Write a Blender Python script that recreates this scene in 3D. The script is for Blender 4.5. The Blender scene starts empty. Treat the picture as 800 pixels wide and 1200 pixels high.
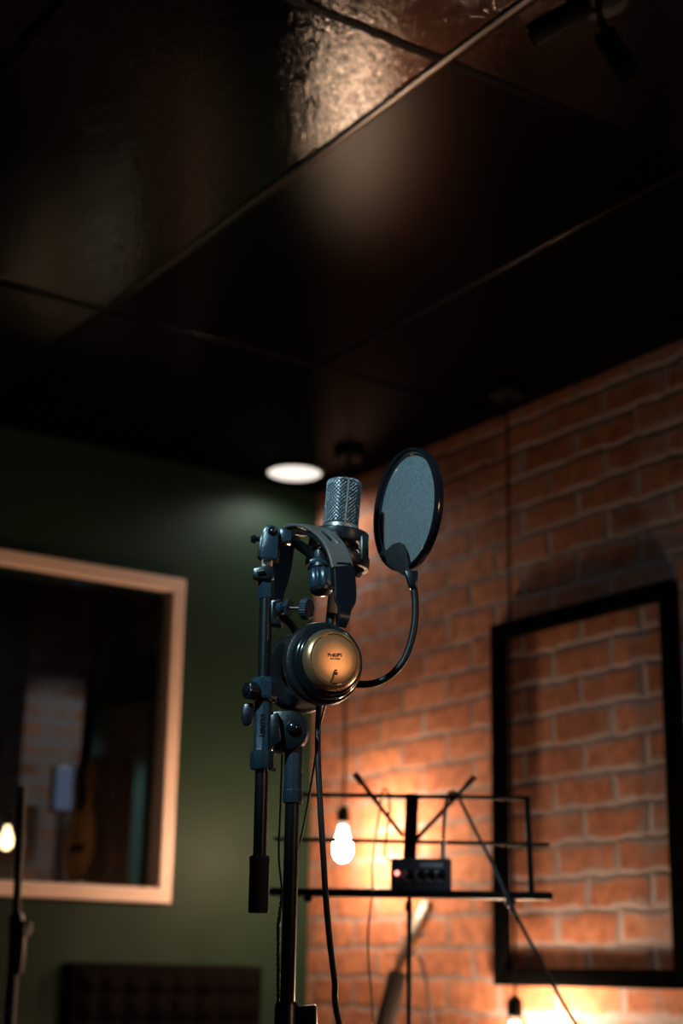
import bpy, bmesh, math, random
from mathutils import Vector, Matrix, noise
random.seed(7)
PI = math.pi
C = bpy.context.scene.collection

# ------------------------------------------------------------------ camera
F, YAW, PITCH, ROLL, H = 1852.2, .590788, .285302, .01804, 0.95
def cam_axes():
    cy, sy, cp, sp = math.cos(YAW), math.sin(YAW), math.cos(PITCH), math.sin(PITCH)
    f = Vector((sy*cp, cy*cp, sp)); r = Vector((cy, -sy, 0)); u = r.cross(f)
    c, s = math.cos(ROLL), math.sin(ROLL)
    return r*c + u*s, -r*s + u*c, f
CR, CU, CF = cam_axes()
EYE = Vector((0, 0, H))
U = Vector((math.cos(YAW), -math.sin(YAW), 0))      # horizontal, to the right
W = Vector((math.sin(YAW), math.cos(YAW), 0))       # horizontal, away from the camera
Z = Vector((0, 0, 1))
def ray(px, py): return CF + CR*((px-400)/F) - CU*((py-600)/F)
def V(px, py, D):                                    # a point at horizontal distance D
    d = ray(px, py); return EYE + d*(D/d.dot(W))
def on(px, py, ax, v):                               # a point on an axis-aligned plane
    d = ray(px, py); return EYE + d*((v-EYE[ax])/d[ax])
cam_data = bpy.data.cameras.new('camera'); cam = bpy.data.objects.new('camera', cam_data); C.objects.link(cam)
m = Matrix((CR, CU, -CF)).transposed().to_4x4(); m.translation = EYE; cam.matrix_world = m
cam_data.sensor_fit = 'VERTICAL'; cam_data.sensor_height = 36; cam_data.sensor_width = 24
cam_data.lens = F/1200*36
cam_data.clip_start = .05
cam_data.dof.use_dof = True; cam_data.dof.focus_distance = 1.93; cam_data.dof.aperture_fstop = cam_data.lens/16.0
bpy.context.scene.camera = cam

# ------------------------------------------------------------------ materials
MATS = {}
def new_mat(name):
    mt = bpy.data.materials.new(name); mt.use_nodes = True
    nt = mt.node_tree; nt.nodes.clear()
    out = nt.nodes.new('ShaderNodeOutputMaterial'); MATS[name] = mt
    return mt, nt, out
def mat(name, col, rough=.5, metal=0., var=.15, scale=60., bump=0., spec=.5, coat=0., sheen=0.):
    mt, nt, out = new_mat(name)
    b = nt.nodes.new('ShaderNodeBsdfPrincipled')
    tc = nt.nodes.new('ShaderNodeTexCoord')
    n = nt.nodes.new('ShaderNodeTexNoise'); n.inputs['Scale'].default_value = scale; n.inputs['Detail'].default_value = 4
    nt.links.new(tc.outputs['Object'], n.inputs['Vector'])
    r = nt.nodes.new('ShaderNodeMix'); r.data_type = 'RGBA'
    r.inputs['A'].default_value = (*[c*(1-var) for c in col], 1); r.inputs['B'].default_value = (*[min(1, c*(1+var)) for c in col], 1)
    nt.links.new(n.outputs['Fac'], r.inputs['Factor']); nt.links.new(r.outputs['Result'], b.inputs['Base Color'])
    mr = nt.nodes.new('ShaderNodeMapRange'); mr.inputs['To Min'].default_value = max(.02, rough*.8); mr.inputs['To Max'].default_value = min(1, rough*1.2)
    nt.links.new(n.outputs['Fac'], mr.inputs['Value']); nt.links.new(mr.outputs['Result'], b.inputs['Roughness'])
    b.inputs['Metallic'].default_value = metal
    b.inputs['Specular IOR Level'].default_value = spec
    b.inputs['Coat Weight'].default_value = coat
    b.inputs['Sheen Weight'].default_value = sheen
    if bump:
        bp = nt.nodes.new('ShaderNodeBump'); bp.inputs['Strength'].default_value = bump; bp.inputs['Distance'].default_value = .002
        nt.links.new(n.outputs['Fac'], bp.inputs['Height']); nt.links.new(bp.outputs['Normal'], b.inputs['Normal'])
    nt.links.new(b.outputs[0], out.inputs[0])
    return mt
def emit(name, col, strength):
    mt, nt, out = new_mat(name)
    e = nt.nodes.new('ShaderNodeEmission'); e.inputs[0].default_value = (*col, 1); e.inputs[1].default_value = strength
    nt.links.new(e.outputs[0], out.inputs[0]); return mt

mat('black_metal', (.010, .012, .014), .3, .0, scale=120, spec=.6)
mat('black_plastic', (.008, .012, .016), .3, scale=200, bump=.12, spec=.7)
mat('black_gloss', (.010, .013, .017), .17, scale=80, spec=.7)
mat('joint_plastic', (.021, .046, .066), .28, scale=260, bump=.12, spec=.7)
mat('rubber', (.018, .018, .02), .7, scale=150, bump=.2)
mat('cable_rubber', (.012, .012, .014), .42, scale=150)
mat('chrome', (.75, .75, .74), .22, 1.0, scale=200)
mat('satin_silver', (.78, .74, .72), .45, .15, scale=300)
mat('silver', (.72, .69, .66), .32, .85, scale=300)
mat('gold_disc', (.86, .47, .22), .36, .75, var=.06, scale=40)
mat('gold_rim', (.80, .47, .24), .26, .85, var=.08, scale=60)
mat('print_dark', (.03, .015, .008), .5)
mat('leatherette', (.16, .145, .135), .42, scale=500, bump=.25)
mat('grille_wire', (.42, .47, .50), .26, 1.0, scale=300)
mat('grille_dark', (.01, .012, .014), .6)
mat('mount_black', (.016, .02, .024), .34, scale=150, spec=.6)
mat('elastic', (.02, .02, .022), .8)
mat('pad_leather', (.014, .016, .019), .38, scale=250, bump=.2, spec=.6)
mat('dark_frame', (.0022, .0022, .0022), .7, scale=30, bump=.15, spec=0)
mat('green_paint', (.0108, .0235, .0145), .5, var=.1, scale=9, bump=.04, spec=.08)
mat('teal_paint', (.05, .15, .13), .6, var=.1, scale=5)
mat('dark_paint', (.02, .022, .022), .8, var=.2, scale=5)
mat('window_wood', (.62, .45, .36), .42, var=.08, scale=25, bump=.1)
mat('foam', (.0028, .002, .0019), .95, scale=60, bump=.3, spec=.03)
mat('guitar_wood_dark', (.15, .06, .02), .5, var=.2, scale=18, spec=.2)
mat('guitar_wood', (.58, .24, .06), .35, var=.2, scale=18)
mat('guitar_dark', (.008, .005, .004), .6, var=.2, scale=18, spec=.1)
mat('neck_wood', (.009, .005, .004), .6, var=.25, scale=30, spec=.15)
mat('floor_wood', (.05, .035, .025), .45, var=.3, scale=6)
mat('cabinet_brown', (.13, .05, .03), .5, var=.3, scale=12)
mat('socket_black', (.004, .004, .004), .6, spec=.1)
mat('stand_black', (.006, .006, .006), .5, spec=.15)
mat('brass', (.6, .42, .18), .35, 1.0)
mat('white_trim', (.8, .8, .78), .5)
mat('amp_case', (.07, .085, .12), .4, scale=120)
mat('amp_print_glint', (.7, .78, .85), .5)
emit('led_red', (1.0, .25, .2), 4.0)
emit('bulb_glow', (1.0, .66, .42), 480.0)
emit('bulb_glow_mid', (1.0, .66, .42), 620.0)
emit('bulb_glow_low', (1.0, .60, .33), 88.0)
emit('bulb_glow_dim', (1.0, .62, .30), 8.0)
emit('downlight_glow', (1.0, .88, .78), 1.25)
emit('downlight_glow_soft', (.85, .95, 1.0), 5.0)
emit('screen_glow', (.45, .55, .9), .13)
emit('lamp_glow', (.9, 1.0, .92), 9.0)
emit('added_lamp_glow', (1.0, .72, .45), 8.0)

def brick_material(name, axis):
    mt, nt, out = new_mat(name)
    N = nt.nodes.new; Lk = nt.links.new
    tc = N('ShaderNodeTexCoord'); sep = N('ShaderNodeSeparateXYZ'); Lk(tc.outputs['Object'], sep.inputs[0])
    cmb = N('ShaderNodeCombineXYZ'); Lk(sep.outputs[axis], cmb.inputs['X']); Lk(sep.outputs['Z'], cmb.inputs['Y'])
    # wobble the joints a little
    n1 = N('ShaderNodeTexNoise'); n1.inputs['Scale'].default_value = 14; n1.inputs['Detail'].default_value = 3; Lk(cmb.outputs[0], n1.inputs['Vector'])
    sub = N('ShaderNodeVectorMath'); sub.operation = 'SUBTRACT'; sub.inputs[1].default_value = (.5, .5, .5); Lk(n1.outputs['Color'], sub.inputs[0])
    scl = N('ShaderNodeVectorMath'); scl.operation = 'SCALE'; scl.inputs['Scale'].default_value = .034; Lk(sub.outputs[0], scl.inputs[0])
    add = N('ShaderNodeVectorMath'); Lk(cmb.outputs[0], add.inputs[0]); Lk(scl.outputs[0], add.inputs[1])
    off = N('ShaderNodeVectorMath'); off.inputs[1].default_value = (BRICK_DY, BRICK_DZ, 0); Lk(add.outputs[0], off.inputs[0])
    br = N('ShaderNodeTexBrick'); br.offset = .5; br.offset_frequency = 2; br.squash = 1
    br.inputs['Scale'].default_value = 1; br.inputs['Brick Width'].default_value = .2385; br.inputs['Row Height'].default_value = .0893
    br.inputs['Mortar Size'].default_value = .012; br.inputs['Mortar Smooth'].default_value = .9; br.inputs['Bias'].default_value = 0
    br.inputs['Color1'].default_value = (.48, .20, .11, 1); br.inputs['Color2'].default_value = (.33, .125, .07, 1); br.inputs['Mortar'].default_value = (.22, .18, .17, 1)
    Lk(off.outputs[0], br.inputs['Vector'])
    # blotchy brick faces
    n2 = N('ShaderNodeTexNoise'); n2.inputs['Scale'].default_value = 22; n2.inputs['Detail'].default_value = 5; Lk(cmb.outputs[0], n2.inputs['Vector'])
    mx = N('ShaderNodeMix'); mx.data_type = 'RGBA'; mx.blend_type = 'OVERLAY'; mx.inputs['Factor'].default_value = .75
    Lk(br.outputs['Color'], mx.inputs['A']); Lk(n2.outputs['Fac'], mx.inputs['B'])
    # thin lime wash smeared over the joints and the brick edges, thicker towards the near end of the wall
    n3 = N('ShaderNodeTexNoise'); n3.inputs['Scale'].default_value = 6; n3.inputs['Detail'].default_value = 6; n3.inputs['Roughness'].default_value = .62; Lk(cmb.outputs[0], n3.inputs['Vector'])
    br2 = N('ShaderNodeTexBrick'); br2.offset = .5; br2.offset_frequency = 2; br2.squash = 1
    for k_, v_ in (('Scale', 1), ('Brick Width', .2385), ('Row Height', .0893), ('Mortar Size', .027), ('Mortar Smooth', 1), ('Bias', 0)): br2.inputs[k_].default_value = v_
    Lk(off.outputs[0], br2.inputs['Vector'])
    gr = N('ShaderNodeMapRange'); gr.inputs['From Min'].default_value = 3.75; gr.inputs['From Max'].default_value = 2.7; gr.inputs['To Min'].default_value = -.16; gr.inputs['To Max'].default_value = .22
    Lk(sep.outputs[axis], gr.inputs['Value'])
    a1 = N('ShaderNodeMath'); Lk(n3.outputs['Fac'], a1.inputs[0]); Lk(gr.outputs['Result'], a1.inputs[1])
    a2 = N('ShaderNodeMath'); a2.operation = 'MULTIPLY_ADD'; Lk(br2.outputs['Fac'], a2.inputs[0]); a2.inputs[1].default_value = .30; Lk(a1.outputs[0], a2.inputs[2])
    mr = N('ShaderNodeMapRange'); mr.inputs['From Min'].default_value = .62; mr.inputs['From Max'].default_value = .82; mr.inputs['To Max'].default_value = .85; Lk(a2.outputs[0], mr.inputs['Value'])
    mx2 = N('ShaderNodeMix'); mx2.data_type = 'RGBA'; Lk(mr.outputs['Result'], mx2.inputs['Factor']); Lk(mx.outputs['Result'], mx2.inputs['A']); mx2.inputs['B'].default_value = (.36, .31, .31, 1)
    b = N('ShaderNodeBsdfPrincipled'); b.inputs['Roughness'].default_value = .85; b.inputs['Specular IOR Level'].default_value = .2
    Lk(mx2.outputs['Result'], b.inputs['Base Color'])
    inv = N('ShaderNodeMath'); inv.operation = 'SUBTRACT'; inv.inputs[0].default_value = 1; Lk(br.outputs['Fac'], inv.inputs[1])
    ad = N('ShaderNodeMath'); ad.operation = 'MULTIPLY_ADD'; Lk(n2.outputs['Fac'], ad.inputs[0]); ad.inputs[1].default_value = .5; Lk(inv.outputs[0], ad.inputs[2])
    bp = N('ShaderNodeBump'); bp.inputs['Strength'].default_value = .5; bp.inputs['Distance'].default_value = .006; Lk(ad.outputs[0], bp.inputs['Height'])
    Lk(bp.outputs[0], b.inputs['Normal']); Lk(b.outputs[0], out.inputs[0])
    return mt
BRICK_DY, BRICK_DZ = -3.186 + 10.5*.2385, -1.125 + 20*.0893
brick_material('painted_brick', 'Y'); brick_material('reflected_brick_pier', 'X')

def ceiling_material(name, rough, scale, strength, dist, refl):
    # black paint: a faint diffuse base under a lacquer whose sheen falls off quickly
    mt, nt, out = new_mat(name); N = nt.nodes.new; Lk = nt.links.new
    tc = N('ShaderNodeTexCoord')
    v = N('ShaderNodeTexVoronoi'); v.feature = 'SMOOTH_F1'; v.inputs['Scale'].default_value = scale; Lk(tc.outputs['Object'], v.inputs['Vector'])
    n = N('ShaderNodeTexNoise'); n.inputs['Scale'].default_value = scale*.35; n.inputs['Detail'].default_value = 5; Lk(tc.outputs['Object'], n.inputs['Vector'])
    ad = N('ShaderNodeMath'); Lk(v.outputs['Distance'], ad.inputs[0]); Lk(n.outputs['Fac'], ad.inputs[1])
    bp = N('ShaderNodeBump'); bp.inputs['Strength'].default_value = strength; bp.inputs['Distance'].default_value = dist; Lk(ad.outputs[0], bp.inputs['Height'])
    d = N('ShaderNodeBsdfDiffuse'); d.inputs[0].default_value = (.0018, .0018, .002, 1)
    g = N('ShaderNodeBsdfGlossy'); g.distribution = 'BECKMANN'; g.inputs['Color'].default_value = (refl, refl, refl, 1); g.inputs['Roughness'].default_value = rough
    fr = N('ShaderNodeFresnel'); fr.inputs[0].default_value = 1.5; Lk(bp.outputs[0], fr.inputs['Normal'])
    Lk(bp.outputs[0], d.inputs['Normal']); Lk(bp.outputs[0], g.inputs['Normal'])
    mx = N('ShaderNodeMixShader'); Lk(fr.outputs[0], mx.inputs[0]); Lk(d.outputs[0], mx.inputs[1]); Lk(g.outputs[0], mx.inputs[2]); Lk(mx.outputs[0], out.inputs[0]); return mt
ceiling_material('ceiling_pebbled', .10, 250, .27, .0013, .52)
ceiling_material('ceiling_satin', .25, 130, .12, .001, .13)
ceiling_material('ceiling_strip', .27, 60, .05, .0005, .9)
ceiling_material('ceiling_strip_dull', .4, 60, .05, .0005, .07)

def glass_material():
    mt, nt, out = new_mat('window_glass'); N = nt.nodes.new; Lk = nt.links.new
    t = N('ShaderNodeBsdfTransparent'); t.inputs[0].default_value = (.86, .93, .93, 1)
    g = N('ShaderNodeBsdfGlossy'); g.inputs['Roughness'].default_value = .01
    fr = N('ShaderNodeFresnel'); fr.inputs[0].default_value = 1.45
    n = N('ShaderNodeTexNoise'); n.inputs['Scale'].default_value = 3
    mr = N('ShaderNodeMath'); mr.operation = 'MULTIPLY'; mr.inputs[1].default_value = 1.0; Lk(fr.outputs[0], mr.inputs[0])
    mx = N('ShaderNodeMixShader'); Lk(mr.outputs[0], mx.inputs[0]); Lk(t.outputs[0], mx.inputs[1]); Lk(g.outputs[0], mx.inputs[2]); Lk(mx.outputs[0], out.inputs[0])
glass_material()

def mesh_cloth_material():
    # fine woven nylon of the pop filter: threads with open holes between
    mt, nt, out = new_mat('nylon_mesh'); N = nt.nodes.new; Lk = nt.links.new
    tc = N('ShaderNodeTexCoord')
    n = N('ShaderNodeTexNoise'); n.inputs['Scale'].default_value = 260; n.inputs['Detail'].default_value = 3; Lk(tc.outputs['Object'], n.inputs['Vector'])
    mr = N('ShaderNodeMapRange'); mr.inputs['From Min'].default_value = .3; mr.inputs['From Max'].default_value = .7; mr.inputs['To Min'].default_value = 0; mr.inputs['To Max'].default_value = .42; Lk(n.outputs['Fac'], mr.inputs['Value'])
    b = N('ShaderNodeBsdfPrincipled'); b.inputs['Base Color'].default_value = (.20, .245, .26, 1); b.inputs['Roughness'].default_value = .55
    b.inputs['Sheen Weight'].default_value = .4; b.inputs['Sheen Roughness'].default_value = .4
    t = N('ShaderNodeBsdfTransparent'); mx = N('ShaderNodeMixShader')
    Lk(mr.outputs[0], mx.inputs[0]); Lk(b.outputs[0], mx.inputs[1]); Lk(t.outputs[0], mx.inputs[2]); Lk(mx.outputs[0], out.inputs[0])
mesh_cloth_material()

# ------------------------------------------------------------------ mesh builder
def basis(a):
    a = Vector(a).normalized(); h = Vector((0, 0, 1)) if abs(a.z) < .9 else Vector((1, 0, 0))
    e1 = h.cross(a).normalized(); return e1, a.cross(e1), a
class MB:
    def __init__(s): s.bm = bmesh.new(); s.slot = 0
    def face(s, vs):
        try: f = s.bm.faces.new(vs); f.material_index = s.slot; return f
        except ValueError: return None
    def rings(s, rings, closed=True, cap0=True, cap1=True, loop=False):
        R = [[s.bm.verts.new(p) for p in r] for r in rings]; n = len(R[0])
        pairs = list(zip(R, R[1:])) + ([(R[-1], R[0])] if loop else [])
        for A, B in pairs:
            for i in range(n if closed else n-1):
                j = (i+1) % n; s.face((A[i], A[j], B[j], B[i]))
        if not loop:
            if cap0: s.face(list(reversed(R[0])))
            if cap1: s.face(R[-1])
        return s
    def tube(s, pts, r, seg=12, loop=False, radii=None, smooth=0):
        pts = [Vector(p) for p in pts]
        if smooth: pts = spline(pts, smooth)
        n = len(pts); e1 = None; rings = []
        for i, p in enumerate(pts):
            if loop: t = pts[(i+1) % n] - pts[i-1]
            else: t = pts[min(i+1, n-1)] - pts[max(i-1, 0)]
            t.normalize()
            if e1 is None: e1, _, _ = basis(t)
            e1 = (e1 - t*e1.dot(t)).normalized(); e2 = t.cross(e1)
            rr = r if radii is None else radii[i]
            rings.append([p + (e1*math.cos(2*PI*k/seg) + e2*math.sin(2*PI*k/seg))*rr for k in range(seg)])
        return s.rings(rings, loop=loop)
    def lathe(s, o, axis, prof, seg=32, closed_profile=False):
        e1, e2, a = basis(axis); o = Vector(o); rings = []
        for r, h in prof:
            rings.append([o + a*h + (e1*math.cos(2*PI*k/seg) + e2*math.sin(2*PI*k/seg))*max(r, 1e-5) for k in range(seg)])
        return s.rings(rings, loop=closed_profile)
    def prism(s, pts, ext, bevel=0., seg=2):
        pts = [Vector(p) for p in pts]; ext = Vector(ext)
        A = [s.bm.verts.new(p) for p in pts]; B = [s.bm.verts.new(p+ext) for p in pts]; n = len(A); fs = []
        fs.append(s.face(list(reversed(A)))); fs.append(s.face(B))
        for i in range(n): fs.append(s.face((A[i], A[(i+1) % n], B[(i+1) % n], B[i])))
        bmesh.ops.recalc_face_normals(s.bm, faces=[f for f in fs if f])
        if bevel:
            es = [e for e in {e for f in fs if f for e in f.edges} if len(e.link_faces) == 2 and e.calc_face_angle(0) > .5]
            bmesh.ops.bevel(s.bm, geom=es, offset=bevel, segments=seg, affect='EDGES', profile=.5, clamp_overlap=True)
        return s
    def box(s, c, ex, ey, ez, bevel=0.):      # ex, ey, ez are half-extent vectors
        c, ex, ey, ez = map(Vector, (c, ex, ey, ez))
        return s.prism([c-ex-ey-ez, c+ex-ey-ez, c+ex+ey-ez, c-ex+ey-ez], ez*2, bevel)
    def abox(s, lo, hi, bevel=0.):
        lo, hi = Vector(lo), Vector(hi); c = (lo+hi)/2; h = (hi-lo)/2
        return s.box(c, (h.x, 0, 0), (0, h.y, 0), (0, 0, h.z), bevel)
    def pxprism(s, pts, D, depth, bevel=.0012):
        return s.prism([V(x, y, D) for x, y in pts], W*depth, bevel)
    def strip(s, pts, widths, thick, bdir, up=None):
        # a band along pts: bdir = width direction, thickness along the outward normal
        pts = [Vector(p) for p in pts]; n = len(pts); rings = []
        for i, p in enumerate(pts):
            t = (pts[min(i+1, n-1)] - pts[max(i-1, 0)]).normalized()
            b = (Vector(bdir) - t*Vector(bdir).dot(t)).normalized(); nn = t.cross(b)
            w = widths[i]/2; h = thick/2; q = min(w, h)*.5
            prof = [(-w, -h+q), (-w+q, -h), (w-q, -h), (w, -h+q), (w, h-q), (w-q, h), (-w+q, h), (-w, h-q)]
            rings.append([p + b*x + nn*y for x, y in prof])
        return s.rings(rings)
    def build(s, name, material, parent=None, sharp=.6, keep_normals=False):
        bm = s.bm
        if not keep_normals: bmesh.ops.recalc_face_normals(bm, faces=bm.faces)
        for f in bm.faces: f.smooth = True
        for e in bm.edges:
            if len(e.link_faces) == 2 and e.calc_face_angle(0) > sharp: e.smooth = False
        o0 = Vector((0, 0, 0))
        if parent is not None:
            q = parent
            while q is not None: o0 += q.location; q = q.parent
        else:
            o0 = Vector((0, 0, 0))
        bmesh.ops.translate(bm, verts=bm.verts, vec=-o0)
        me = bpy.data.meshes.new(name); bm.to_mesh(me); bm.free()
        for k in (material if isinstance(material, (list, tuple)) else [material]): me.materials.append(MATS[k])
        o = bpy.data.objects.new(name, me); C.objects.link(o)
        if parent is not None: o.parent = parent
        return o
def spline(pts, k):
    out = []; n = len(pts)
    for i in range(n-1):
        p0, p1, p2, p3 = pts[max(i-1, 0)], pts[i], pts[i+1], pts[min(i+2, n-1)]
        for j in range(k):
            t = j/k
            out.append(.5*((2*p1) + (p2-p0)*t + (2*p0-5*p1+4*p2-p3)*t*t + (3*p1-p0-3*p2+p3)*t**3))
    out.append(pts[-1]); return out
def thing(name, label, cat, loc, group=None):
    o = bpy.data.objects.new(name, None); o.empty_display_size = .05; C.objects.link(o); o.location = loc
    o['label'] = label; o['category'] = cat
    if group: o['group'] = group
    return o
def tag(o, label, cat, group=None):
    o['label'] = label; o['category'] = cat
    if group: o['group'] = group
    return o
def struct(o): o['kind'] = 'structure'; return o
def recenter(o):
    # move a parentless mesh's origin to the middle of its base
    vs = [v.co for v in o.data.vertices]; lo = Vector([min(v[i] for v in vs) for i in range(3)]); hi = Vector([max(v[i] for v in vs) for i in range(3)])
    c = Vector(((lo.x+hi.x)/2, (lo.y+hi.y)/2, lo.z)); o.data.transform(Matrix.Translation(-c)); o.location = c; return o
def flutes(o, axis, r, h, n=14, d=.0015, mb=None, seg=5):
    mb = mb or MB(); e1, e2, a = basis(axis); N = n*seg; ring = []
    for k in range(N):
        t = 2*PI*k/N; rr = r - d*(.5+.5*math.cos(n*t)); ring.append((e1*math.cos(t) + e2*math.sin(t), rr))
    rs = []
    for f, hh in ((.88, 0), (1, .06*h), (1, .94*h), (.9, h)): rs.append([Vector(o) + a*hh + v*(rr*f) for v, rr in ring])
    mb.rings(rs); return mb

# ------------------------------------------------------------------ the room
XB, YG, ZC = 2.937, 4.532, 2.60          # brick wall, green wall, ceiling
X0, Y0 = -1.7, -1.9
T = .12
mb = MB(); mb.abox((X0-T, Y0-T, -.1), (XB+T, YG+T, 0)); struct(mb.build('floor', 'floor_wood'))
# ceiling: big black panels, a glossy pebbled skin on some, and thin cover strips on the joints
mb = MB(); xs = [X0-T, .93, 1.6, 2.27, XB+T]; ys = [Y0-T, -.8, .63, 2.065, 3.5, YG]
for i in range(len(xs)-1):
    for j in range(len(ys)-1):
        mb.slot = 0 if i <= 1 or (j <= 2) else 1
        mb.abox((xs[i], ys[j], ZC), (xs[i+1], ys[j+1], ZC+.08))
mb.slot = 2
for x in xs[1:-1]:
    mb.slot = 2 if x == 1.6 else 3
    mb.abox((x-.011, Y0, ZC-.004), (x+.011, YG, ZC+.001), .0012)
for y in ys[1:-1]: mb.abox((X0, y-.010, ZC-.003), (XB, y+.010, ZC+.001), .0012)
struct(mb.build('ceiling', ['ceiling_pebbled', 'ceiling_satin', 'ceiling_strip', 'ceiling_strip_dull']))
mb = MB(); mb.abox((XB, Y0-T, 0), (XB+T, YG+T, ZC)); struct(mb.build('wall_right', 'painted_brick'))
mb = MB(); mb.abox((X0-T, Y0-T, 0), (X0, YG+T, ZC)); struct(mb.build('wall_left', 'dark_paint'))
mb = MB(); mb.abox((X0, Y0-T, 0), (XB, Y0, ZC)); struct(mb.build('wall_front', 'dark_paint'))
# green wall with the opening of the control-room window
WX0, WX1, WZ0, WZ1 = .75, 2.37, 1.195, 2.150
mb = MB()
mb.abox((X0, YG, 0), (WX0, YG+T, ZC)); mb.abox((WX1, YG, 0), (XB, YG+T, ZC))
mb.abox((WX0, YG, 0), (WX1, YG+T, WZ0)); mb.abox((WX0, YG, WZ1), (WX1, YG+T, ZC))
struct(mb.build('wall_back', 'green_paint'))
# window: mitred frame with a ridge, glass leaning towards the studio
wr = bpy.data.objects.new('window_1', None); C.objects.link(wr); wr.location = ((WX0+WX1)/2, YG, WZ0); struct(wr)
mb = MB()
def frame_rings(x0, x1, z0, z1, prof):
    # prof: (inset from outer edge, y offset); mitred rectangular sweep
    rings = []
    for ins, y in prof:
        rings.append([Vector((x0+ins, y, z0+ins)), Vector((x1-ins, y, z0+ins)), Vector((x1-ins, y, z1-ins)), Vector((x0+ins, y, z1-ins))])
    return rings
FX0, FX1, FZ0, FZ1 = WX0-.04, 2.407, 1.157, 2.197
prof = [(0, YG), (0, YG-.026), (.004, YG-.030), (.016, YG-.030), (.019, YG-.026), (.023, YG-.026), (.026, YG-.031), (.040, YG-.031), (.045, YG-.026), (.047, YG+.06), (.037, YG+.06), (.037, YG)]
mb.rings(frame_rings(FX0, FX1, FZ0, FZ1, prof), loop=True)
mb.build('window_frame', 'window_wood', wr, sharp=.3)
mb = MB(); lean = .16
zb, zt = WZ0+.008, WZ1-.008; yb = YG+.050; yt = yb-(zt-zb)*math.tan(math.radians(2.6))
mb.prism([(WX0+.008, yb, zb), (WX1-.008, yb, zb), (WX1-.008, yt, zt), (WX0+.008, yt, zt)], (0, .006, 0)); mb.build('glass_pane', 'window_glass', wr)

# control room seen through the glass
YK, KX0, KX1 = 6.75, .2, 4.3
struct(MB().abox((KX0-T, YG+T, -.1), (KX1+T, YK+T, 0)).build('floor_control_room', 'floor_wood'))
struct(MB().abox((KX0-T, YG+T, ZC), (KX1+T, YK+T, ZC+.08)).build('ceiling_control_room', 'dark_paint'))
struct(MB().abox((KX0-T, YG+T, 0), (KX0, YK+T, ZC)).build('wall_control_left', 'dark_paint'))
struct(MB().abox((KX1, YG+T, 0), (KX1+T, YK+T, ZC)).build('wall_control_right', 'teal_paint'))
struct(MB().abox((KX0, YK, 0), (KX1, YK+T, ZC)).build('wall_control_back', 'teal_paint'))
struct(MB().abox((XB, YG+.001, 0), (KX1, YG+T, ZC)).build('wall_control_front', 'dark_paint'))

# ------------------------------------------------------------------ lamps
def spot(name, loc, target, watts, col, cone, blend, size):
    l = bpy.data.lights.new(name, 'SPOT'); l.energy = watts; l.color = col; l.spot_size = math.radians(cone); l.spot_blend = blend; l.shadow_soft_size = size
    o = bpy.data.objects.new(name, l); C.objects.link(o); o.location = loc
    o.rotation_euler = (Vector(target)-Vector(loc)).to_track_quat('-Z', 'Y').to_euler(); return o
def pendant(pos, zbulb, label, glow, group, scale=1.0):
    # pos: point on the ceiling; zbulb: height of the bulb's widest part
    t = thing('pendant_lamp', label, 'lamp', pos, group); x, y, z = pos
    MB().lathe((x, y, z), (0, 0, -1), [(.03, 0), (.052, 0), (.052, .022), (.046, .028), (.01, .03), (.006, .045), (.0, .046)], 32).build('ceiling_rose', 'socket_black', t)
    top = zbulb + .105*scale
    pts = [Vector((x+.002*math.sin(k*1.1), y+.002*math.cos(k*.8), z-.03-(z-.03-top)*k/14)) for k in range(15)]
    MB().tube(pts, .0042, 10).build('cord', 'socket_black', t)
    MB().lathe((x, y, top+.012), (0, 0, -1), [(.006, 0), (.012, .004), (.019, .014), (.0205, .02), (.0205, .052), (.017, .056), (.0, .056)], 28).build('socket', 'socket_black', t)
    s = scale
    prof = [(.0, .105), (.0125, .0505), (.013, .047), (.0145, .038), (.020, .024), (.027, .010), (.0315, -.004), (.0325, -.014), (.031, -.026), (.026, -.037), (.018, -.045), (.009, -.049), (.0, -.050)]
    MB().lathe((x, y, zbulb), (0, 0, 1), [(r*s*.8, h*s) for r, h in prof[1:]], 36).build('bulb', glow, t)
    return t
B1 = on(401.5, 986, 0, XB-.18); B1.z = ZC; B2 = on(603, 1195, 0, XB-.14); B2.z = ZC
pendant(B1, 1.335, 'lit bulb hanging behind the music stand, near the corner with the green wall', 'bulb_glow', 'bare bulb pendants')
pendant(B2, .792, 'low bare bulb at the bottom edge, its cord running down past the black frame', 'bulb_glow', 'bare bulb pendants')
P = on(8, 982, 1, 5.7)  # bulb added behind the glass in place of one mirrored in it
pendant(Vector((P.x, P.y, ZC)), P.z, 'small glowing bulb added behind the window glass at far left for a reflection', 'bulb_glow_dim', 'bare bulb pendants', .85)

def downlight(x, y, label, glow, r=.092):
    t = thing('ceiling_downlight', label, 'light', (x, y, ZC))
    MB().lathe((x, y, ZC+.001), (0, 0, -1), [(r, 0), (r+.014, 0), (r+.013, .006), (r, .008), (r-.002, .004), (r-.002, 0)], 48, True).build('trim_ring', 'ceiling_strip', t)
    MB().lathe((x, y, ZC-.001), (0, 0, -1), [(0, -.0005), (r-.002, -.0005), (r-.002, .004), (0, .005)], 48).build('diffuser', glow, t)
downlight(2.733, 4.367, 'round lit white downlight in the black ceiling near the room corner', 'downlight_glow')
lt = spot('downlight_beam', (2.733, 4.367, ZC-.012), (2.733, 4.367, 0), 14, (1.0, .95, .88), 165, .4, .08)
pendant(Vector((XB-.2, 2.15, ZC)), .80, 'bare bulb hanging close to the brick wall, right of the black frame', 'bulb_glow_mid', 'bare bulb pendants')
pendant(U*.82 + W*1.16 + Z*ZC, 1.44, 'bare bulb hanging to the right of the camera', 'bulb_glow_low', 'bare bulb pendants')
downlight(2.15, 1.25, 'downlight in the ceiling by the brick wall, right of the microphone', 'downlight_glow')
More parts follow.
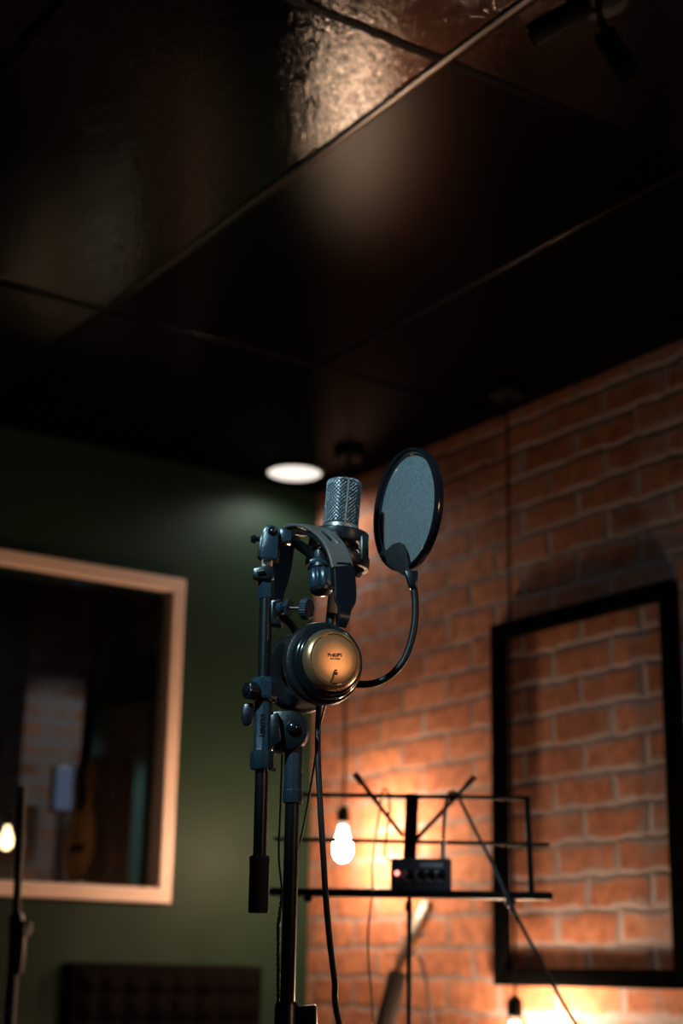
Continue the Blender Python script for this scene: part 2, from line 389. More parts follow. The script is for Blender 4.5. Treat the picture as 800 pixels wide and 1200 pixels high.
spot('downlight_beam', (2.15, 1.25, ZC-.012), (2.15, 1.25, 0), 20, (.30, .68, 1.0), 165, .4, .08)

# twin-head spotlight on the ceiling, switched off
t = thing('spotlight_fixture', 'black twin-head spotlight on the dark ceiling at the upper right corner', 'spotlight', on(700, -14, 2, ZC))
L0 = t.location
MB().lathe(L0, (0, 0, -1), [(.05, 0), (.055, .004), (.055, .026), (.05, .03), (0, .03)], 32).build('ceiling_plate', 'stand_black', t)
for (a, b, D) in (((688, 4), (622, 44), 2.36), ((707, 38), (738, 92), 2.40)):
    p, q = V(*a, D), V(*b, D+.03); ax = (q-p).normalized(); ln = (q-p).length
    MB().tube([L0 - Z*.028, (L0 - Z*.05), p + ax*.02], .007, 10).build('swivel_arm', 'stand_black', t)
    h = MB().lathe(p, ax, [(.0, -.004), (.017, -.003), (.021, .004), (.021, ln*.55), (.023, ln*.57), (.023, ln), (.020, ln), (.019, ln-.012), (0, ln-.012)], 32).build('spot_head', 'stand_black', t)

# ------------------------------------------------------------------ things on the brick wall
yL, yR, zB, zT = 3.537, 2.806, .932, 1.946
fr_ = thing('picture_frame', 'large empty black rectangular frame hung on the brick wall', 'frame', (XB-.02, (yL+yR)/2, zB))
w = .046
for a, b in (((yR, zT), (yL, zT)), ((yR, zB), (yL, zB)), ((yR, zB), (yR, zT)), ((yL, zB), (yL, zT))):
    cy, cz = (yL+yR)/2, (zB+zT)/2
    def ins(p): return (p[0] + (w if p[0] < cy else -w), p[1] + (w if p[1] < cz else -w))
    ia, ib = ins(a), ins(b)
    MB().prism([(XB-.034, a[0], a[1]), (XB-.034, b[0], b[1]), (XB-.034, ib[0], ib[1]), (XB-.034, ia[0], ia[1])], (.032, 0, 0), .003).build('frame_rail' if a[1] == b[1] else 'frame_stile', 'dark_frame', fr_)

def guitar(root, base, a, nf, scale, thick, wood, strap=None):
    a = Vector(a).normalized(); nf = (Vector(nf) - a*Vector(nf).dot(a)).normalized(); s = a.cross(nf)
    def P(x, y, z): return Vector(base) + (s*x + a*y + nf*z)*scale
    half = [(0, .05), (.012, .10), (.04, .145), (.09, .178), (.14, .187), (.2, .172), (.25, .142), (.30, .124), (.34, .127), (.39, .138), (.43, .130), (.465, .095), (.482, .05)]
    outline = [P(-w_, y, 0) for y, w_ in half] + [P(w_, y, 0) for y, w_ in reversed(half)]
    body = MB().prism(outline, nf*thick*scale, .004).build('body', wood, root)
    MB().lathe(P(0, .32, thick), nf, [(0, .0003), (.05*scale, .0003), (.05*scale, .0012), (.058*scale, .0012), (.058*scale, 0)], 32).build('sound_hole', 'guitar_dark', body)
    MB().box(P(0, .12, thick+.004), s*.08*scale, a*.014*scale, nf*.005*scale, .001).build('bridge', 'guitar_dark', body)
    MB().prism([P(-.028, .44, thick-.018), P(.028, .44, thick-.018), P(.022, .845, thick-.016), P(-.022, .845, thick-.016)], nf*.028*scale, .004).build('neck', 'neck_wood', root)
    MB().prism([P(-.027, .36, thick+.009), P(.027, .36, thick+.009), P(.0215, .845, thick+.011), P(-.0215, .845, thick+.011)], nf*.005*scale, .001).build('fretboard', 'guitar_dark', root)
    k = math.radians(9)
    hd = (a*math.cos(k) - nf*math.sin(k)); hn = (nf*math.cos(k) + a*math.sin(k)); o = P(0, .842, thick-.010)
    def Q(x, y, z): return o + (s*x + hd*y + hn*z)*scale
    MB().prism([Q(-.022, 0, 0), Q(.022, 0, 0), Q(.036, .03, 0), Q(.038, .155, 0), Q(.02, .178, 0), Q(-.02, .178, 0), Q(-.038, .155, 0), Q(-.036, .03, 0)], hn*.017*scale, .002).build('headstock', wood if strap else 'neck_wood', root)
    for sx in (-1, 1):
        for yy in (.045, .09, .135):
            MB().tube([Q(sx*.033, yy, .008), Q(sx*.05, yy, .008), Q(sx*.056, yy, .008), Q(sx*.066, yy, .008)], .004, 8, radii=[.003*scale, .003*scale, .008*scale, .006*scale]).build('tuning_peg', 'chrome' if strap else 'black_metal', root)
    for k2 in range(-2, 3):
        MB().tube([P(k2*.009, .12, thick+.012), P(k2*.0075, .845, thick+.018)], .0006, 6).build('string', 'black_metal', root)

hd_ = V(515, 1062, 4.50)
base = Vector((hd_.x-.34, hd_.y+.02, .0)); ax = hd_ - base
gt = thing('guitar', 'wooden guitar leaning its headstock on the brick wall behind the music stand', 'guitar', base)
sc_ = ax.length/1.02
guitar(gt, base, ax, (-.95, .3, .1), sc_, .06, 'guitar_wood_dark', True)
mb = MB(); mb.tube([V(491, 1121, 4.5), V(497, 1140, 4.48), V(501, 1165, 4.46), V(506, 1200, 4.45), V(508, 1235, 4.44), V(498, 1290, 4.44)], .0045, 8, smooth=6); mb.build('strap', 'rubber', gt)

# ------------------------------------------------------------------ against the green wall
x0, x1, zt_ = 2.075, 2.735, .972
pn = thing('acoustic_panel', 'dark brown quilted acoustic panel standing against the green wall', 'acoustic panel', ((x0+x1)/2, YG-.04, 0))
MB().abox((x0, YG-.05, 0), (x1, YG-.002, zt_), .004).build('backing', 'foam', pn)
mb = MB(); nx, nz = 66, 96; grid = []
for j in range(nz+1):
    row = []
    for i in range(nx+1):
        u_, v_ = i/nx, j/nz
        edge = min(1, min(u_, 1-u_)*14, min(v_, 1-v_)*18)
        dpt = .004 + .024*edge*abs(math.sin(u_*8*PI))**.6*abs(math.sin(v_*12*PI))**.6
        row.append(mb.bm.verts.new((x0+.006+(x1-x0-.012)*u_, YG-.05-dpt, .006+(zt_-.012)*v_)))
    grid.append(row)
for j in range(nz):
    for i in range(nx): mb.face((grid[j][i], grid[j][i+1], grid[j+1][i+1], grid[j+1][i]))
mb.build('quilted_face', 'foam', pn, sharp=3)

# ------------------------------------------------------------------ control-room contents
pa, pb = on(25, 900, 1, 6.55), on(96, 900, 1, 6.55)
struct(MB().abox((pa.x, 6.55, 0), (pb.x, YK, ZC)).build('wall_reflection_pier', 'reflected_brick_pier'))  # pier added as a stand-in for the brick wall's reflection in the pane
q0, q1 = on(64, 948, 1, 6.3), on(92, 903, 1, 6.3)
deskz = .9
dk = thing('control_desk', 'dark desk under the screen in the control room', 'desk', (q0.x, 6.25, 0))
MB().abox((q0.x-.7, 6.09, deskz-.03), (q1.x+.06, 6.5, deskz), .004).build('desktop', 'cabinet_brown', dk)
for xx in (q0.x-.66, q1.x+.01): MB().abox((xx, 6.11, 0), (xx+.04, 6.48, deskz-.03), .003).build('side_panel', 'cabinet_brown', dk)
mo = thing('monitor', 'pale blue glowing screen seen through the window', 'monitor', ((q0.x+q1.x)/2, 6.33, deskz))
MB().abox((q0.x-.012, 6.305, q0.z-.012), (q1.x+.012, 6.335, q1.z+.012), .004).build('housing', 'black_plastic', mo)
MB().abox((q0.x, 6.300, q0.z), (q1.x, 6.304, q1.z)).build('screen', 'screen_glow', mo)
MB().abox(((q0.x+q1.x)/2-.02, 6.32, deskz), ((q0.x+q1.x)/2+.02, 6.35, q0.z), .003).build('pedestal', 'black_plastic', mo)
MB().abox(((q0.x+q1.x)/2-.07, 6.26, deskz), ((q0.x+q1.x)/2+.07, 6.42, deskz+.01), .003).build('foot', 'black_plastic', mo)
g0 = on(112, 1032, 1, 5.75)
g2 = thing('guitar', 'amber acoustic guitar standing edge-on behind the window glass', 'guitar', Vector((g0.x, g0.y, g0.z)))
guitar(g2, g0, (0.02, 0, 1), (-.95, .1, 0), .98, .085, 'guitar_wood')
gs = thing('guitar_stand', 'thin black stand holding the amber guitar behind the glass', 'stand', (g0.x, g0.y, 0))
MB().tube([(g0.x, g0.y, 0.02), (g0.x, g0.y, g0.z-.012)], .012, 12).build('post', 'black_metal', gs)
MB().box((g0.x-.04, g0.y, g0.z-.007), (.06, 0, 0), (0, .08, 0), (0, 0, .006), .002).build('cradle', 'black_metal', gs)
MB().lathe((g0.x, g0.y, 0), Z, [(0, 0), (.085, 0), (.085, .014), (.02, .03), (0, .03)], 32).build('foot', 'black_metal', gs)
c0, c1 = on(122, 1040, 1, 5.85), on(160, 884, 1, 5.85)
cb = thing('cabinet', 'tall dark brown cabinet behind the amber guitar', 'cabinet', ((c0.x+c1.x)/2, 5.96, 0))
MB().abox((c0.x, 5.85, 0), (c1.x, 6.07, c1.z), .012).build('carcass', 'cabinet_brown', cb)
MB().abox((c0.x+.012, 5.835, .06), (c1.x-.012, 5.849, c1.z-.03), .004).build('door', 'cabinet_brown', cb)
MB().tube([(c0.x+.03, 5.828, c1.z-.5), (c0.x+.03, 5.828, c1.z-.38)], .004, 8).build('handle', 'black_metal', cb)

# ------------------------------------------------------------------ the microphone stand in the foreground
def tripod(root, x, y, ztop, span, mats=('black_metal', 'rubber'), rot=0.):
    for k in range(3):
        a = rot + k*2*PI/3; d = Vector((math.cos(a), math.sin(a), 0)); c = Vector((x, y, 0))
        lg = MB().tube([c + d*.022 + Z*ztop, c + d*(span*.55) + Z*ztop*.52, c + d*span + Z*.02], .008, 10).build('leg', mats[0], root)
        MB().tube([c + d*(span-.03) + Z*(.02+.03*ztop/span*.9), c + d*(span+.012) + Z*.011], .011, 10).build('rubber_foot', mats[1], lg)
DS = 1.90
pole_o = V(339.5, 1060, DS); pole_xy = Vector((pole_o.x, pole_o.y, 0))
def pz(py): return V(339.5, py, DS).z
st = thing('microphone_stand', 'black boom stand in focus holding the studio microphone', 'microphone stand', pole_xy)
def pv(z, r): return pole_xy + Z*z
tripod(st, pole_xy.x, pole_xy.y, .32, .34, rot=.4)
MB().tube([pole_xy + Z*.22, pole_xy + Z*(pz(1196))], .0125, 20).build('lower_tube', 'black_metal', st)
MB().lathe(pole_xy, Z, [(.016, .29), (.026, .30), (.026, .34), (.016, .35), (.012, .35), (.012, .29)], 24, True).build('tripod_hub', 'black_plastic', st)
mb = MB(); zc = pz(1174); mb.lathe(pole_xy, Z, [(.0092, zc), (.0125, zc), (.0145, zc-.004), (.0145, zc-.030), (.0165, zc-.034), (.0165, zc-.075), (.0092, zc-.075)], 28, True)
cl = mb.build('clutch', 'black_plastic', st)
MB().pxprism([(348, 1179), (371, 1177), (372, 1204), (370, 1240), (350, 1240)], DS-.012, .024, .003).build('clutch_grip', 'black_plastic', cl)
MB().tube([pole_xy + Z*(pz(1200)-.05), pole_xy + Z*pz(885)], .0087, 24).build('pole', 'black_metal', st)
# sleeve on top of the pole and the tilt joint
z0, z1 = pz(925), pz(872)
MB().lathe(pole_xy, Z, [(.009, z0-.016), (.0118, z0-.016), (.0122, z0-.012), (.0122, z0-.002), (.0112, z0), (.0112, z1+.01), (.009, z1+.01)], 10, True).build('pole_sleeve', 'joint_plastic', st, sharp=.4)
mb = MB()
arc = [(338+23.5*math.cos(t), 855-23.5*math.sin(t)) for t in [(-1.45+.29*k) for k in range(11)]]
mb.pxprism([(318, 833)] + list(reversed(arc)) + [(330, 880), (318, 878)], DS-.016, .032, .003)
tj = mb.build('tilt_joint', 'black_plastic', st)
b0 = V(343.5, 853, DS-.016)
MB().lathe(b0, -W, [(.0085, 0), (.0085, .002), (.0072, .0055), (.004, .008), (0, .0085)], 28).build('bolt_head', 'black_gloss', tj)
for (x, y) in ((351, 941), (322, 823), (321, 902)):
    MB().lathe(V(x-2, y, DS-.006), U, [(.0018, 0), (.0026, .001), (.0022, .004), (0, .0045)], 12).build('screw', 'chrome', tj)

DB = 1.885
def rod(py):  # centre of the boom rod at this height of the picture
    x = 302.5 + (1070-py)*(10.5/420); return V(x, py, DB)
rax = (rod(650) - rod(1070)).normalized()
MB().tube([rod(1015), rod(672)], .0079, 24).build('boom_rod', 'black_metal', st)
MB().lathe(rod(1070), rax, [(.0, -.0005), (.0108, 0), (.0118, .003), (.0115, .056), (.0122, .058), (.0118, .064), (.008, .066), (0, .066)], 24).build('end_grip', 'rubber', st)
# boom sleeve: two collars and a tube, lettering moulded along it
mb = MB(); h = lambda py: (rod(py)-rod(902)).length*(1 if py < 902 else -1)
mb.lathe(rod(902), rax, [(.008, 0), (.0135, 0), (.0148, .003), (.0148, h(882)), (.012, h(880)), (.0112, h(878)), (.0108, h(822)), (.008, h(822))], 10, True)
bs = mb.build('boom_sleeve', 'joint_plastic', st, sharp=.4)
mb = MB(); mb.lathe(rod(820), rax, [(.008, 0), (.0155, 0), (.017, .003), (.017, .020), (.0150, .0255), (.0125, .0265), (.008, .0265)], 8, True); mb.build('boom_collar', 'joint_plastic', st, sharp=.3)
MB().pxprism([(316, 838), (326, 834), (330, 868), (316, 878)], DB-.012, .026, .002).build('joint_bridge', 'black_plastic', st)
kx = flutes(V(299, 810, DB-.012), -U*.8-W*.6, .0105, .013, 12, .001).build('clamp_knob', 'black_plastic', st)
MB().lathe(V(299, 810, DB-.012) + (-U*.8-W*.6)*.013, -U*.8-W*.6, [(.0065, 0), (.006, .002), (.003, .0035), (0, .004)], 20).build('knob_cap', 'black_gloss', kx)
MB().pxprism([(285, 824), (296, 822), (298, 834), (294, 850), (284, 850), (282, 838)], DB-.008, .010, .003).build('locking_lever', 'black_plastic', st)
# top of the boom: clutch block, clip collar, bare thread, swivel head
mb = MB(); mb.lathe(rod(702), rax, [(.0078, 0), (.0095, 0), (.0102, .002), (.0102, (rod(702)-rod(678)).length), (.0078, (rod(702)-rod(678)).length)], 6, True); mb.build('boom_clutch', 'joint_plastic', st, sharp=.3)
mb = MB(); mb.pxprism([(296, 665), (312, 662), (321, 664), (321, 677), (312, 679), (296, 677)], DB-.014, .028, .002); cc = mb.build('clip_collar', 'black_plastic', st)
MB().tube([V(301, 670.5, DB-.0165), V(309, 669, DB-.0165)], .0028, 12).build('clip_pin', 'chrome', cc)
mb = MB(); mb.lathe(rod(666), rax, [(0, 0)] + [(.0062 + .0007*(k % 2), .0012*k) for k in range(14)] + [(0, .0168)], 20); mb.build('threaded_stud', 'satin_silver', st, sharp=.3)
mb = MB()
head = [(304, 653.5)] + [(305.5+.0*k, 640) for k in range(1)] + [(316.5+10.0*math.cos(t), 625.5-11*math.sin(t)) for t in [PI*.98-.24*k for k in range(13)]] + [(325.5, 655.5)]
mb.pxprism(head, DB-.018, .010, .0025); sw = mb.build('swivel_head', 'joint_plastic', st)
mb = MB(); mb.pxprism([(301, 653), (303, 636), (306, 624), (322, 622), (327, 640), (326, 655)], DB-.007, .024, .002); mb.build('swivel_core', 'black_plastic', sw)
MB().lathe(V(319, 622.5, DB-.018), -W, [(.0056, 0), (.0052, .002), (.003, .0042), (0, .005)], 24).build('bolt_head', 'black_gloss', sw)
MB().lathe(V(304, 632, DB-.004), -U, [(.003, 0), (.003, .004), (.0048, .0045), (.0052, .008), (.0035, .0105), (0, .011)], 20).build('wing_screw', 'black_gloss', sw)
MB().pxprism([(327, 619), (333, 617), (342, 624), (341, 634), (327, 635)], DB-.010, .022, .002).build('arm_block', 'joint_plastic', st)
MB().tube([V(334, 628, DB+.004), V(352, 640, DB+.02), V(372, 655, DB+.028)], .0065, 14, smooth=6).build('mount_arm', 'black_metal', st)

# moulded lettering helper
def lettering(text, size, o, e1, e2, root, name, material, ext=.0003, spacing=1.0):
    cu = bpy.data.curves.new(name, 'FONT'); cu.body = text; cu.size = size; cu.align_x = 'CENTER'; cu.align_y = 'CENTER'; cu.extrude = ext; cu.space_character = spacing; cu.offset = size*.022
    tmp = bpy.data.objects.new(name, cu); me = bpy.data.meshes.new_from_object(tmp); bpy.data.objects.remove(tmp); bpy.data.curves.remove(cu)
    e1 = Vector(e1).normalized(); n = e1.cross(Vector(e2)).normalized(); e2 = n.cross(e1)
    M = Matrix((e1, e2, n)).transposed().to_4x4(); M.translation = Vector(o); me.transform(M)
    q = root; o0 = Vector((0, 0, 0))
    while q is not None: o0 += q.location; q = q.parent
    me.transform(Matrix.Translation(-o0)); me.name = name; me.materials.append(MATS[material])
    ob = bpy.data.objects.new(name, me); C.objects.link(ob); ob.parent = root; return ob
lettering('HSNTVA', .0072, V(307.5, 849, DB-.0113), rax, -U, bs, 'moulded_lettering', 'black_plastic', .0007)

# ------------------------------------------------------------------ the microphone and its shock mount
DM = 1.945
mc = V(398, 628, DM)                                   # on the mic axis, at the upper ring
ma = (V(403.5, 560, DM) - V(396.5, 640, DM)).normalized()
def mp(h): return mc + ma*h                             # h metres above the ring
sc = .00106
mic = thing('microphone', 'large studio microphone with a dark mesh grille in a shock mount', 'microphone', mp(-.075))
HG0, HG1, RG = .011, .0735, .0222
MB().lathe(mp(0), ma, [(.006, -.0745), (.0095, -.074), (.0115, -.070), (.0185, -.059), (.0212, -.054), (.0220, -.04), (.0220, HG0-.001), (.012, HG0)], 48).build('body', 'black_plastic', mic)
MB().lathe(mp(0), ma, [(.0221, HG0-.008), (.0232, HG0-.0075), (.0234, HG0+.001), (.0226, HG0+.002), (.0221, HG0+.002)], 48, True).build('grille_ring', 'silver', mic)
MB().lathe(mp(0), ma, [(0, HG0+.001), (RG-.0022, HG0+.001), (RG-.0022, HG1-.007), (RG-.005, HG1-.003), (0, HG1-.001)], 40).build('capsule_screen', 'grille_dark', mic)
# woven wire: a diamond net turned into wires
def net(prof_r, n_around, n_up, wire):
    mb = MB(); e1, e2, a = basis(ma); vs = []
    for j in range(n_up+1):
        r, hh = prof_r(j/n_up); row = []
        for i in range(n_around):
            t = 2*PI*(i + (.5 if j % 2 else 0))/n_around
            row.append(mb.bm.verts.new(mp(hh) + (e1*math.cos(t) + e2*math.sin(t))*r))
        vs.append(row)
    for j in range(0, n_up-1):
        for i in range(n_around):
            if j % 2 == 0: mb.face((vs[j][i], vs[j+1][i], vs[j+2][i], vs[j+1][i-1]))
            else: mb.face((vs[j][i], vs[j+1][(i+1) % n_around], vs[j+2][i], vs[j+1][i]))
    return mb
def gp(t):
    s_ = t*(.0625+.012)
    if s_ < .0575: return RG, HG0+.001+s_
    q = (s_-.0575)/.017*PI/2
    return RG-.0075*(1-math.cos(q)) - .006*max(0, q-1.1), HG0+.001+.0575+.0045*math.sin(min(q, PI/2))
g = net(gp, 28, 30, .0004).build('grille', 'grille_wire', mic, sharp=3)
md = g.modifiers.new('wire', 'WIREFRAME'); md.thickness = .0013; md.use_even_offset = False
MB().lathe(mp(0), ma, [(0, HG1-.0012), (.012, HG1-.0014), (.0148, HG1-.0025), (.0148, HG1-.0035), (0, HG1-.0035)], 40).build('grille_top', 'grille_wire', mic)
e1 = (-W*.96 + U*.26).normalized(); sd = e1.cross(ma).normalized()
MB().strip([mp(h_) + e1*(RG+.0004 - (.0018 if h_ > .071 else 0)) for h_ in (HG0, .03, .05, .066, .0715)], [.0022]*5, .0012, sd).build('grille_seam', 'silver', mic)
for t in (-.9, -.15, .62):
    d = (-W*math.cos(t) + U*math.sin(t)); MB().lathe(mp(HG0-.004) + d*.0230, d, [(.0016, 0), (.0016, .0012), (.001, .0018), (0, .0018)], 14).build('grille_screw', 'chrome', mic)
MB().lathe(mp(-.0735), -ma, [(0, 0), (.0082, 0), (.0084, .001), (.0084, .028), (.0076, .0295), (0, .0295)], 28).build('connector', 'satin_silver', mic)

sm = thing('shock_mount', 'black ring shock mount with elastic cords around the microphone', 'shock mount', mp(-.05))
def ringpart(h0, h1, r0, r1, name, seg=56):
    hh = h1-h0
    return MB().lathe(mp(h0), ma, [(r0, 0), (r0+.001, -.001), (r1-.001, -.001), (r1, .0005), (r1, hh-.0005), (r1-.0015, hh+.001), (r0+.001, hh+.001), (r0, hh)], seg, True).build(name, 'mount_black', sm)
up_ = ringpart(-.011, .003, .0245, .0372, 'upper_ring')
lo_ = ringpart(-.042, -.029, .0335, .0408, 'lower_ring')
ic_ = ringpart(-.050, -.020, .0225, .0255, 'inner_sleeve')
e1r, e2r, _ = basis(ma)
for k in range(6):
    t = .35 + k*PI/3; d = e1r*math.cos(t) + e2r*math.sin(t); tt = ma.cross(d)
    MB().box(mp(-.020) + d*.0385, tt*.0055, (d*.0026 - ma*.0002), (ma*.0165 - d*.0016), .0024).build('post', 'mount_black', sm)
mb = MB(); pts = []
for k in range(12):
    t = .35 + k*PI/6 + .12; d = e1r*math.cos(t) + e2r*math.sin(t)
    pts.append(mp(-.030 if k % 2 else -.017) + d*(.0385 if k % 2 else .0265))
mb.tube(pts, .0013, 8, loop=True); mb.build('elastic_cord', 'elastic', sm)
# tilt lock below the ring, with its fluted nut
kn = V(376.5, 691, 1.905); ka = (V(375, 650, 1.91) - V(377, 692, 1.905)).normalized()
flutes(kn, ka, .0160, .0262, 11, .0022).build('fluted_nut', 'joint_plastic', sm, sharp=.9)
MB().lathe(kn, -ka, [(.0145, -.001), (.0135, .003), (.010, .006), (.004, .0075), (0, .008)], 28).build('nut_end', 'black_plastic', sm)
MB().lathe(kn + ka*.0262, ka, [(.0135, 0), (.0160, .001), (.0160, .005), (.012, .0065), (.0085, .012), (.008, .024), (0, .024)], 28).build('swivel_flange', 'mount_black', sm)
MB().pxprism([(362, 655), (374, 651), (386, 660), (362, 661)], 1.893, .022, .002).build('wing_plate', 'joint_plastic', sm)
MB().tube([kn + ka*.045, V(384, 650, 1.925), mp(-.036) - U*.030 - W*.01], .007, 12).build('yoke', 'mount_black', sm)
MB().tube([V(415, 663, 1.93), V(419, 672, 1.93), V(421, 674, 1.928)], .004, 12, radii=[.003, .0055, .004]).build('tension_screw', 'mount_black', sm)

# ------------------------------------------------------------------ headphones hanging over the mount
n = (U*.415 - W*.91).normalized(); bw = (U*.93 + W*.37).normalized()
Cd = V(392.5, 772, 1.835)
hp = thing('headphones', 'black headphones with a copper-gold ear cup hanging on the microphone stand', 'headphones', V(372, 800, 1.9))
bandpts = [V(*p) for p in ((401, 664, 1.850), (397, 650, 1.853), (390, 636, 1.864), (380.5, 626, 1.880), (369, 619, 1.900), (357, 616.5, 1.922), (346, 618.5, 1.944), (338, 626, 1.960), (333.5, 640, 1.974))]
bp_ = spline(bandpts, 5)
band = MB().strip(bp_, [.0285]*len(bp_), .0042, bw).build('headband', 'leatherette', hp)
# padding under the band
pp = [p - Z*.0045 + (Cd - n*.09 + Z*.10 - p)*.05 for p in bp_[4:-4]]
MB().strip(pp, [.020]*len(pp), .006, bw).build('headband_pad', 'pad_leather', hp)
i0 = 9
def onband(idx, side, lift=.0026):
    p = bp_[idx]; t = (bp_[idx+1]-bp_[idx-1]).normalized(); b = (bw - t*bw.dot(t)).normalized(); nn = t.cross(b)
    if nn.dot(Z - W) < 0: nn = -nn
    return p + b*side + nn*lift
MB().strip([onband(i, -.0030, .0021) for i in range(10, 17)], [.002, .0036, .0042, .0042, .0042, .0036, .002], .0009, bw).build('vent_slot', 'black_gloss', band)
MB().strip([onband(i, .0052, .0024) for i in range(9, 16)], [.003, .005, .0058, .0058, .0058, .005, .003], .0016, bw).build('highlight_insert', 'silver', band)  # pale insert put in as the highlight on the band
# sliders and yokes down to the cups
sl = [V(*p) for p in ((401, 660, 1.852), (403, 680, 1.850), (404, 701, 1.848))]
MB().strip([V(399.5, 650, 1.855), V(401, 657, 1.854), V(402.5, 664, 1.852)], [.019, .019, .019], .003, bw).build('slider', 'leatherette', hp)
MB().strip(spline([V(402, 660, 1.852), V(403.5, 675, 1.850), V(404.5, 692, 1.848), V(404, 703, 1.846), V(403.5, 712, 1.843), V(402.5, 724, 1.842), V(400, 735, 1.845)], 3)[:19], [.020, .025, .0275, .028, .028, .028, .028, .028, .028, .0275, .026, .0225, .019, .017, .0155, .0145, .0135, .0125, .011], .0055, bw).build('yoke', 'black_gloss', hp)
lft = [V(*p) for p in ((334.5, 634, 1.968), (331, 655, 1.982), (327.5, 678, 1.992), (324.5, 700, 2.000), (324, 722, 2.012))]
lp = spline(lft, 4)
MB().strip(lp, [.0285, .0285, .0275, .0275, .028, .028, .028, .027, .026, .024, .022, .020, .018, .016, .015, .014, .013][:len(lp)], .005, bw).build('yoke', 'black_gloss', hp)
def cup(o, ax, cap, name_cap):
    c = MB().lathe(o, ax, [(.0375, -.0105), (.0395, -.0115), (.0410, -.013), (.0415, -.0155), (.0425, -.0160), (.0445, -.0185), (.0455, -.0215), (.0455, -.0245), (.0440, -.0265), (.0425, -.0275), (.038, -.0275), (.0, -.0275), ], 64)
    cupo = c.build('ear_cup', 'black_gloss', hp)
    MB().lathe(o, ax, [(.030, -.0275), (.045, -.0277), (.0492, -.0305), (.0508, -.0365), (.0495, -.0435), (.046, -.0485), (.037, -.0495), (.028, -.046), (.024, -.038)], 64).build('ear_pad', 'pad_leather', cupo)
    MB().lathe(o, ax, [(.0376, -.0108), (.0368, -.0078), (.0358, -.0052), (.0335, -.0022), (.0318, -.0008), (.0308, -.0010), (.0302, -.0022), (.0302, -.008)], 72).build('cap_rim', 'gold_rim' if cap == 'gold_disc' else 'black_gloss', cupo)
    d = MB().lathe(o, ax, [(.0296, -.006), (.0296, -.0022), (.0290, -.0012), (.0278, -.0008), (.02, .0004), (.01, .0009), (.0, .0010)], 72).build(name_cap, cap, cupo)
    return cupo
rc = cup(Cd, n, 'gold_disc', 'cap_disc')
rc['label'] = 'copper-gold capped ear cup nearest the camera'
la = (-n + U*.05).normalized()
cup(Cd - n*.185 + U*.018 + Z*.006, la, 'black_gloss', 'cap_disc')
# printed mark, model line and curved emblem on the gold disc
r4 = math.radians(5); de = n.cross(Z).normalized()*-1; t1 = de*math.cos(r4) + Z*math.sin(r4); t2 = Z*math.cos(r4) - de*math.sin(r4)
def dp(px_, py_): # a point on the disc face
    px_ += 1.2; py_ += .4
    d = ray(px_, py_); k = (Cd + n*.0011 - EYE).dot(n)/d.dot(n); return EYE + d*k
lettering('PHILIPS', .0058, dp(391, 767.4), t1, t2, rc, 'printed_mark', 'print_dark', .0002, 1.02)
lettering('SBC HP820', .0026, dp(391.5, 771.6), t1, t2, rc, 'printed_mark', 'print_dark', .00015, 1.05)
em = [dp(*p) for p in ((393.3, 785.2), (391.2, 785.3), (390, 788.2), (389, 792.5), (387.6, 796.5), (385.6, 798.9))]
MB().tube(em, .0010, 8, radii=None, smooth=5).build('emblem', 'print_dark', rc)
MB().lathe(dp(392.6, 788.8) - n*.0004, n, [(.0019, 0), (.0019, .0010), (0, .0011)], 20).build('emblem', 'print_dark', rc)
mb = MB()
mb.tube([V(*p) for p in ((378, 809, 1.868), (381.5, 822, 1.880), (378, 838, 1.898), (373, 858, 1.908), (370.5, 880, 1.915), (366, 910, 1.925), (360, 945, 1.932), (352, 985, 1.934), (347, 1006, 1.931), (339, 1030, 1.928), (331, 1046, 1.924))], .0013, 8, smooth=6)
mb.tube([V(*p) for p in ((334, 800, 1.975), (334, 830, 1.96), (331, 875, 1.94), (328.5, 945, 1.935), (326.5, 1000, 1.932), (329, 1030, 1.928), (331, 1046, 1.924))], .0013, 8, smooth=6)
tw = [V(331 - 5*min(1, k/5) , 1046 + k*7.5, 1.924-.0*k) for k in range(22)]
mb.tube([p + (U*math.cos(k*1.3) + W*math.sin(k*1.3))*.0014 for k, p in enumerate(spline(tw, 3))], .0012, 8)
mb.tube([p - (U*math.cos(k*1.3) + W*math.sin(k*1.3))*.0014 for k, p in enumerate(spline(tw, 3))], .0012, 8)
e_ = tw[-1]; mb.tube([e_, e_ + Z*-.3 + U*-.03, Vector((e_.x-.05, e_.y+.02, .12)), Vector((e_.x-.09, e_.y+.08, .006)), Vector((e_.x-.3, e_.y+.15, .004))], .0024, 8, smooth=10)
mb.build('headphone_cable', 'cable_rubber', hp)

# ------------------------------------------------------------------ pop filter with its gooseneck
pc = V(477.5, 597.5, 1.93)
pn_ = (-U*.885 - W*.465 - Z*.02).normalized()
tl = math.radians(6.2); pt = (Z*math.cos(tl) - U*math.sin(tl)); pt = (pt - pn_*pt.dot(pn_)).normalized(); pr = pt.cross(pn_)
pf = thing('pop_filter', 'round black mesh pop filter on a curved gooseneck beside the microphone', 'pop filter', pc - pt*.09)
def pfr(prof, seg=72): return MB().lathe(pc, pn_, prof, seg, True)
pfr([(.0735, -.006), (.0780, -.006), (.0798, -.004), (.0800, 0), (.0798, .004), (.0785, .0064), (.0768, .0068), (.0752, .006), (.0738, .004), (.0727, .001), (.0724, -.002), (.0727, -.005)]).build('rim', 'black_gloss', pf)
def cloth(off, sgn):
    mb = MB(); rings = []; e1_, e2_, a_ = basis(pn_)
    for k in range(13):
        r = .072*(1 - k/13.0); hh = off + sgn*.006*math.sin(.5*PI*min(1, k/13.))
        rings.append([pc + a_*hh + (e1_*math.cos(2*PI*i/64) + e2_*math.sin(2*PI*i/64))*r for i in range(64)])
    mb.rings(rings, cap0=False); return mb
cloth(-.002, 1.0).build('mesh_screen', 'nylon_mesh', pf)
